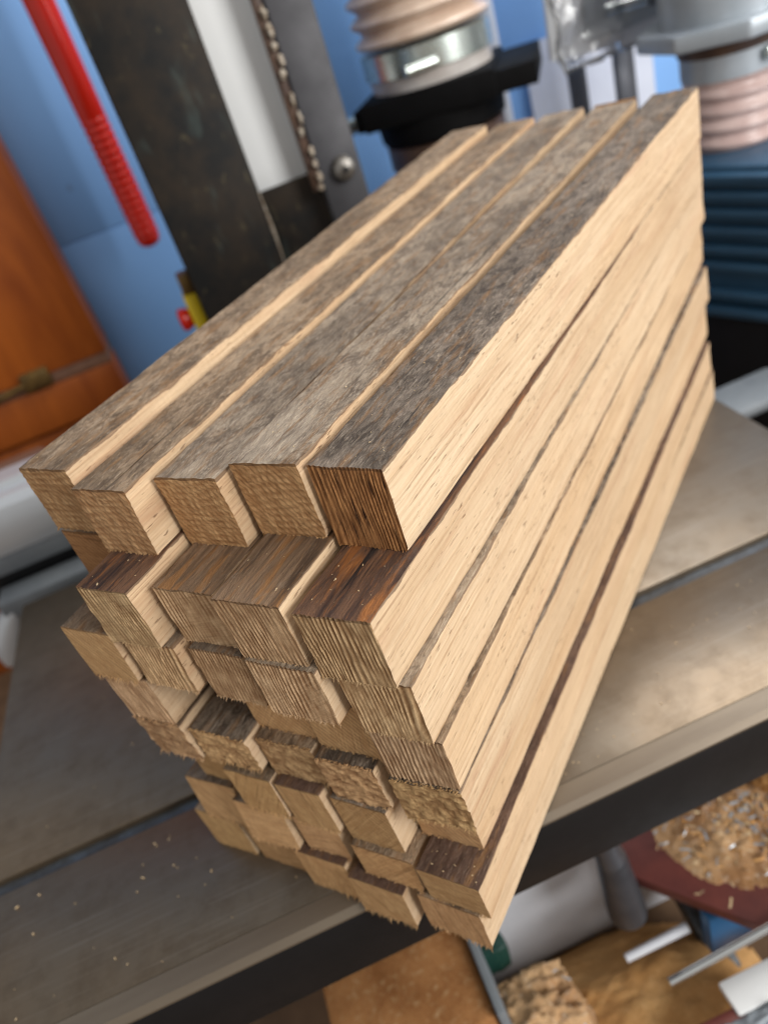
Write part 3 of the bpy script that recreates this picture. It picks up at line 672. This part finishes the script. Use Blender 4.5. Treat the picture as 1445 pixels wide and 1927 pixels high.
# clear pack with steel parts, paper and strips on the wall at the top right
tp = empty('hanging_pack', (17.4, 24, 6.4), 'clear plastic pack of steel parts hanging at top right', 'pack')
O = (17.4, 24, 6.4)
bm = bmesh.new(); prism(bm, [(-3.0, .55), (3.0, -.1), (3.1, 7), (-2.7, 7)], 0, .25, .08)
bmesh.ops.rotate(bm, verts=bm.verts, cent=(0, 0, 0), matrix=Matrix.Rotation(math.radians(90), 3, 'X'))
build('backing_card', bm, M_CLEAR, tp)
n_ = 26; bm = bmesh.new()
gv = [[bm.verts.new((-3.1 + 6.3 * i / n_, -1.0 - .35 * float(vnoise(i * .35, j * .35, 0, 3)) - .18 * float(vnoise(i * .9, j * .9, 0, 5)), .15 + 6.5 * j / n_)) for i in range(n_ + 1)] for j in range(n_ + 1)]
for j in range(n_):
    for i in range(n_): bm.faces.new((gv[j][i], gv[j][i + 1], gv[j + 1][i + 1], gv[j + 1][i]))
bag = build('clear_bag', bm, M_BAG, tp, True, 180)
sol = bag.modifiers.new('thickness', 'SOLIDIFY'); sol.thickness = .0004
part_tube('steel_rod', M_WHITE, tp, [(-2.45, -.45, .95), (-1.3, -.45, 3.2)], .13, 12)
part_tube('steel_rod', M_CHROME, tp, [(-.9, -.5, 1.55), (.85, -.5, 1.45)], .22, 14)
part_tube('pivot', M_DARKMETAL, tp, [(1.0, -.2, 1.5), (1.0, -.75, 1.5)], .34, 16)
part_box('clamp_body', M_CAST, tp, -1.6, 2.2, -.42, -.28, .75, 2.6, bev=.12)
part_box('wing', M_CAST, tp, 1.5, 2.9, -.75, -.3, 1.3, 3.2, bev=.2)
part_tube('wing_tip', M_CLAMP, tp, [(2.3, -.6, 1.6), (3.15, -.6, .35)], [.35, .2], 12)
pp = part_box('paper_sheet', M_PAPER, None, 16.0, 22.0, 29.6, 29.7, -4, 7.0, bev=0); finish(pp, 'pale paper sheet on the wall behind the dark steel strips', 'paper')
for x, w_, lab in ((16.2, .75, 'narrow grey steel strip hanging in front of paper, left one'), (18.2, .9, 'dark steel strip hanging in front of paper, right one')):
    s_ = part_box('steel_strip', M_DARKMETAL, None, x, x + w_, 26.2, 26.4, 0, 6.4, bev=.04); finish(s_, lab, 'strip', 'steel strips hanging before the paper')

# pink hose with cast fitting on the right
ph = empty('pink_hose', (18.85, 20, 2.2), 'pinkish ribbed hose with a steel clamp at the right edge', 'hose')
def helix(bm, r, z0, z1, pitch, amp, seg=48):
    n = int((z1 - z0) / pitch * 10); rings = []
    tube(bm, [(0, 0, z0 + (z1 - z0) * i / n) for i in range(n + 1)], r, seg, mod=lambda i, a: 1 + amp * math.sin(2 * math.pi * i / 10 + a))
bm = bmesh.new(); helix(bm, 1.5, .2, 3.1, .52, .06); build('ribbed_hose', bm, M_HOSEP, ph)
part_tube('cuff', M_HOSEP, ph, [(0, 0, 3.0), (0, 0, 3.2)], 1.48, 40)
cl = part_tube('clamp', M_CAST, ph, [(0, 0, 3.15), (0, 0, 3.95)], [1.55, 1.55], 40)
part_box('clamp_screw', M_CLAMP, cl, .1, .95, -1.85, -1.45, 3.45, 3.8, bev=.08)
part_tube('dark_collar', M_BROWNR, ph, [(0, 0, 3.9), (0, 0, 4.45)], [1.6, 1.75], 40)
ft = empty('cast_fitting', (18.85, 20, 6.6), 'grey flanged cast fitting above the pinkish hose', 'fitting')
bm = bmesh.new(); prism(bm, [(2.9 * math.cos(math.radians(a)), 2.9 * math.sin(math.radians(a))) for a in range(22, 382, 45)], 0, .55, .1); build('flange', bm, M_CAST, ft)
part_tube('neck', M_CAST, ft, [(0, 0, .55), (0, 0, 1.7), (0, 0, 1.9), (0, 0, 5)], [2.1, 2.1, 2.4, 2.4], 40)

# teal ridged box and blue drum at the right
an = math.radians(-68)
tl = empty('ridged_box', (16.4, 18, -11), 'dark teal ridged plastic box standing behind the stack at right', 'box', rotz=an)
O = (0, 0, -11)
part_box('body', M_TEAL, tl, -6, 8, .35, 6, 8.6, 14.1, bev=.1)
zr = [14.0, 13.45, 12.85, 12.2, 11.5, 10.1, 9.4, 8.9]
for z_ in (13.75, 13.2, 12.62, 12.0, 11.35, 10.75, 9.7, 9.05):
    part_box('ridge', M_TEAL, tl, -5.9, 7.9, -.05, .5, z_ - .13, z_ + .17, bev=.07)
part_box('base', M_BLACK, tl, -5.8, 7.8, .4, 5.8, 0, 8.58, bev=.1)
dr = empty('blue_drum', (21.6, 15.2, -11), 'blue plastic drum at the far right edge', 'drum')
part_tube('drum_wall', M_BLUEP, dr, [(0, 0, 0), (0, 0, .3), (0, 0, 8), (0, 0, 12.3), (0, 0, 12.6)], [3.0, 3.2, 3.3, 3.2, 3.0], 48)
lt = part_box('grey_tray', M_GREYP, None, 12.0, 15.8, 12.6, 14.4, -3.0, -2.6, bev=.15, rot=None); finish(lt, 'pale grey tray just beyond the far table corner', 'tray')
wb = part_box('timber_offcut', M_PLY, None, 14.0, 18, 10.4, 12, -3.4, -2.7, bev=.05); finish(wb, 'small timber offcut at the right edge beyond the table', 'offcut')

# ================================================================== clutter under the table
bp = empty('bandsaw_housing', (2, 4.6, -11), 'pale grey lower bandsaw housing under the table', 'housing')
part_box('front_panel', M_WHITE, bp, -3.2, 4.3, 0, .25, 0, 9.3, bev=.08)
part_box('strut', M_SLOT, bp, 2.6, 3.2, -2.8, -.05, 1.6, 2.3, bev=.08, rot=Matrix.Rotation(math.radians(28), 3, 'X'), piv=(2.9, -.05, 2))
lv = empty('table_lever', (2.9, 3.3, -1.7), 'dark stubby steel lever hanging under the black table edge', 'lever')
part_tube('rod', M_DARKMETAL, lv, [(0, 0, 0), (0, -.15, -3.0), (.05, -.2, -3.4)], [.26, .3, .34], 20)
part_tube('knob', M_DARKMETAL, lv, [(.05, -.2, -3.4), (.08, -.3, -5.0), (.1, -.32, -5.55), (.1, -.32, -5.7)], [.34, .44, .44, .3], 24)
# sawdust heap
def heap(name, cx, cy, rx, ry, hgt, z0, mat, seed, rough, n=70):
    g = np.linspace(-1, 1, n); X, Yg = np.meshgrid(g, g); rr = np.sqrt(X ** 2 + Yg ** 2)
    H = np.clip(1 - rr ** 1.6, 0, 1) * (1 + .5 * vnoise(X * 2 + 9, Yg * 2, 0, seed)) + rough * np.clip(1.05 - rr, 0, .4) * 2.5 * vnoise(X * 14, Yg * 14, 1, seed) + rough * .5 * vnoise(X * 30, Yg * 30, 2, seed) * (rr < 1)
    V = np.stack([cx + X * rx, cy + Yg * ry, z0 + np.maximum(H, -.05) * hgt], -1).reshape(-1, 3) * U
    F = [(i * n + j, i * n + j + 1, (i + 1) * n + j + 1, (i + 1) * n + j) for i in range(n - 1) for j in range(n - 1)
         if rr[i, j] < 1.02 and rr[i + 1, j + 1] < 1.02]
    me = bpy.data.meshes.new(name); me.from_pydata(V.tolist(), [], F); me.materials.append(mat); me.shade_smooth()
    o = bpy.data.objects.new(name, me); COL.objects.link(o); return o
finish(heap('sawdust_heap', 2.0, 2.2, 3.9, 2.35, 2.7, -10.99, M_DUST, 4, .025), 'soft heap of orange brown sawdust under the table', 'sawdust', None, 'stuff')
def lump(name, mat, c, r, seed, rough, parent=None):
    bm = bmesh.new(); bmesh.ops.create_cube(bm, size=2)
    bmesh.ops.subdivide_edges(bm, edges=bm.edges[:], cuts=30, use_grid_fill=True)
    co = np.array([v.co for v in bm.verts])
    nr = co / np.linalg.norm(co, axis=1)[:, None]
    sph = co * .55 + nr * .5
    q = sum(vnoise(sph[:, 0] * f_ + 31, sph[:, 1] * f_ + 17, sph[:, 2] * f_, seed + k_) * a_ for k_, (f_, a_) in enumerate(((2.3, .6), (6, .5), (13, .4), (24, .25))))
    co = sph + nr * (q * rough)[:, None]
    for v, p in zip(bm.verts, co): v.co = Vector((c[0] + p[0] * r[0], c[1] + p[1] * r[1], c[2] + p[2] * r[2]))
    return build(name, bm, mat, parent, True, 180)
def flakes(name, parent, where, n, size, seed):
    q = random.Random(seed); bm = bmesh.new()
    for k in range(n):
        p = Vector(where(q)); a = Matrix.Rotation(q.uniform(0, 6.3), 3, 'Z') @ Matrix.Rotation(q.gauss(0, .7), 3, 'X')
        l_, w_ = size * q.uniform(.4, 1.6), size * q.uniform(.25, .7); cu = q.uniform(-.4, .6) * l_
        v = [bm.verts.new(p + a @ Vector((x * l_, y * w_, cu * (1 - x * x)))) for x in (-1, 0, 1) for y in (-.5, .5)]
        for i in (0, 2):
            f_ = bm.faces.new((v[i], v[i + 1], v[i + 3], v[i + 2])); f_.material_index = k % 3
    o = build(name, bm, M_CRUMB, parent); o.data.materials.append(M_DUST); o.data.materials.append(M_CAST); o['kind'] = 'stuff'; return o
sb_ = empty('shavings_block', (0, 1.9, -8.9), 'crumbly block of clumped shavings below the stack corner', 'block')
lump('clump', M_CLUMP, (0, 0, 0), (1.25, .95, 1.95), 5, .13, sb_)
cbd = empty('chipboard_panel', (-1.6, 1.6, -11), 'dusty chipboard box panel under the black table edge at bottom', 'panel')
part_box('face', M_CHIPB, cbd, -2.4, .95, .0, 4.5, 0, 5.2, bev=.08)
part_box('edge_batten', M_GREYP, cbd, .97, 1.15, -.1, 4.4, 0, 5.4, bev=.03)
part_box('white_patch', M_WHITE, cbd, .1, .85, 2.2, 3.0, 5.15, 5.23, bev=.02)
flakes('loose_shavings', sb_, lambda q: (q.uniform(-1.05, 1.05), q.uniform(-.8, .8), 1.55 + q.gauss(0, .12)), 500, .07, 4)
gr = lump('green_cap', M_GREEN, (-.2, 3.4, -7.0), (.32, .3, .5), 11, .05); finish(gr, 'dark green plastic cap below the lowest stick corner', 'cap')
sp = part_tube('white_strip', M_WHITE, None, [(2.55, 2.5, -8.15), (4.15, 2.45, -8.0)], [.1, .12], 12); finish(sp, 'short white plastic strip lying on the sawdust', 'strip')
rd = part_tube('chrome_rod', M_CHROME, None, [(2.8, .84, -6.1), (7.5, .95, -5.9)], .085, 20); finish(rd, 'shiny chrome rod at the lower right under the table', 'rod')
ty = empty('shavings_tray', (5.0, 2.6, -6.3), 'maroon edged board heaped with clumped shavings under the table', 'tray')
poly = [(-1.75, 1.2), (-1.7, .55), (.25, -1.75), (3.6, -1.75), (3.6, 3.5), (-.5, 3.5)]
bm = bmesh.new(); prism(bm, poly, -.25, .12, .04); build('board', bm, M_MAROON, ty)
hp = heap('shavings', 1.5, 1.0, 2.3, 2.2, .42, .1, M_CLUMP, 21, .14); hp.parent = ty
flakes('shaving_flakes', ty, lambda q: (1.4 + q.gauss(0, .75), .8 + q.gauss(0, .75), .2 + abs(q.gauss(0, .2))), 1500, .08, 9)
part_box('leg', M_SLOT, ty, -.2, .3, .2, .7, -4.68, -.26, bev=.05)
part_box('leg', M_SLOT, ty, 2.6, 3.1, 2.6, 3.1, -4.68, -.26, bev=.05)
bb = lump('blue_sack', M_BLUEBAG, (6.6, 6.6, -7.6), (1.1, .8, 1.3), 31, .12); finish(bb, 'crumpled blue sack under the table behind the shavings board', 'sack')
rb = lump('rusty_lump', M_MAROON, (5.6, 4.6, -6.0), (.55, .5, .85), 33, .1); finish(rb, 'rust brown lump standing at the back of the shavings board', 'lump')
bl = part_box('beige_post', M_PANEL, None, 6.7, 8.3, 5.2, 6.2, -11, -2.3, bev=.1); finish(bl, 'beige upright post under the right end of the table', 'post')
fo = lump('foam_chunk', M_DUST, (8.2, 4.0, -5.6), (1.3, 1.0, .9), 37, .15); finish(fo, 'pale orange crumbly chunk right of the beige post', 'chunk')
bw = part_box('blue_offcut', M_BLUEP, None, 4.4, 6.4, 1.9, 2.3, -8.6, -7.0, bev=.05); finish(bw, 'small blue plate beneath the maroon edged board', 'plate')
wp = empty('paint_tray', (5.2, .6, -7.4), 'off white tray with a purple rim at the lower right corner', 'tray')
part_box('sheet', M_PANEL, wp, -1.3, 3.5, -.35, .35, -.2, 0, bev=.05)
part_box('rim', M_MAROON, wp, -3.0, -1.0, -.42, -.12, -.3, -.08, bev=.08)
gf = lump('grey_fluff', M_CAST, (4.9, -.3, -8.2), (1.6, .7, .8), 41, .2); finish(gf, 'grey fluffy dust clump in the bottom right corner', 'dust clump')

# ================================================================== loose crumbs of sawdust
bm = bmesh.new(); rs = random.Random(12)
def crumb(x, y, z, s):
    q = bmesh.ops.create_cube(bm, size=1); a = Matrix.Rotation(rs.uniform(0, 3), 3, 'Z') @ Matrix.Rotation(rs.uniform(-.5, .5), 3, 'X')
    k = (s * rs.uniform(.6, 2.2), s * rs.uniform(.4, .9), s * rs.uniform(.25, .6))
    for v in q['verts']: v.co = a @ Vector((v.co.x * k[0], v.co.y * k[1], v.co.z * k[2])) + Vector((x, y, z))
for _ in range(50):
    x = rs.gauss(-5.2, 1.9); y = rs.uniform(1.9, 4.4) if rs.random() < .7 else rs.uniform(5.2, 9)
    if -8.6 < x < -1.5: crumb(x, y, .012, rs.uniform(.012, .034))
for _ in range(60): crumb(rs.uniform(1.5, 9), rs.uniform(1.9, 4.4), .012, rs.uniform(.01, .022))
ct, st = math.cos(-TH), math.sin(-TH)
for (r, c), k in {(1, 5): 30, (1, 4): 18, (1, 3): 14, (1, 2): 10, (1, 1): 8}.items():
    x0, x1, z0, z1, yf, yb = STK[(r, c)][:6]
    for _ in range(k):
        x = rs.uniform(x0 + .1, x1 - .1); y = yf + rs.random() ** 1.5 * 8 + .1; x -= math.sin(STK[(r, c)][6]) * y
        crumb(ct * x - st * y, st * x + ct * y, z1 + .006, rs.uniform(.006, .014))
for (r, c), (ya, yb2), k in (((2, 5), (-.02, .9), 12), ((2, 2), (-.3, .2), 6), ((7, 5), (-.15, .2), 8), ((2, 4), (.05, .9), 6)):
    x0, x1, z0, z1 = STK[(r, c)][:4]
    for _ in range(k):
        x = rs.uniform(x0 + .1, x1 - .08); y = rs.uniform(ya, yb2)
        crumb(ct * x - st * y, st * x + ct * y, z1 + .006, rs.uniform(.008, .02))
finish(build('sawdust_crumbs', bm, M_CRUMB, None, False), 'pale crumbs of sawdust scattered on the table and sticks', 'sawdust', None, 'stuff')
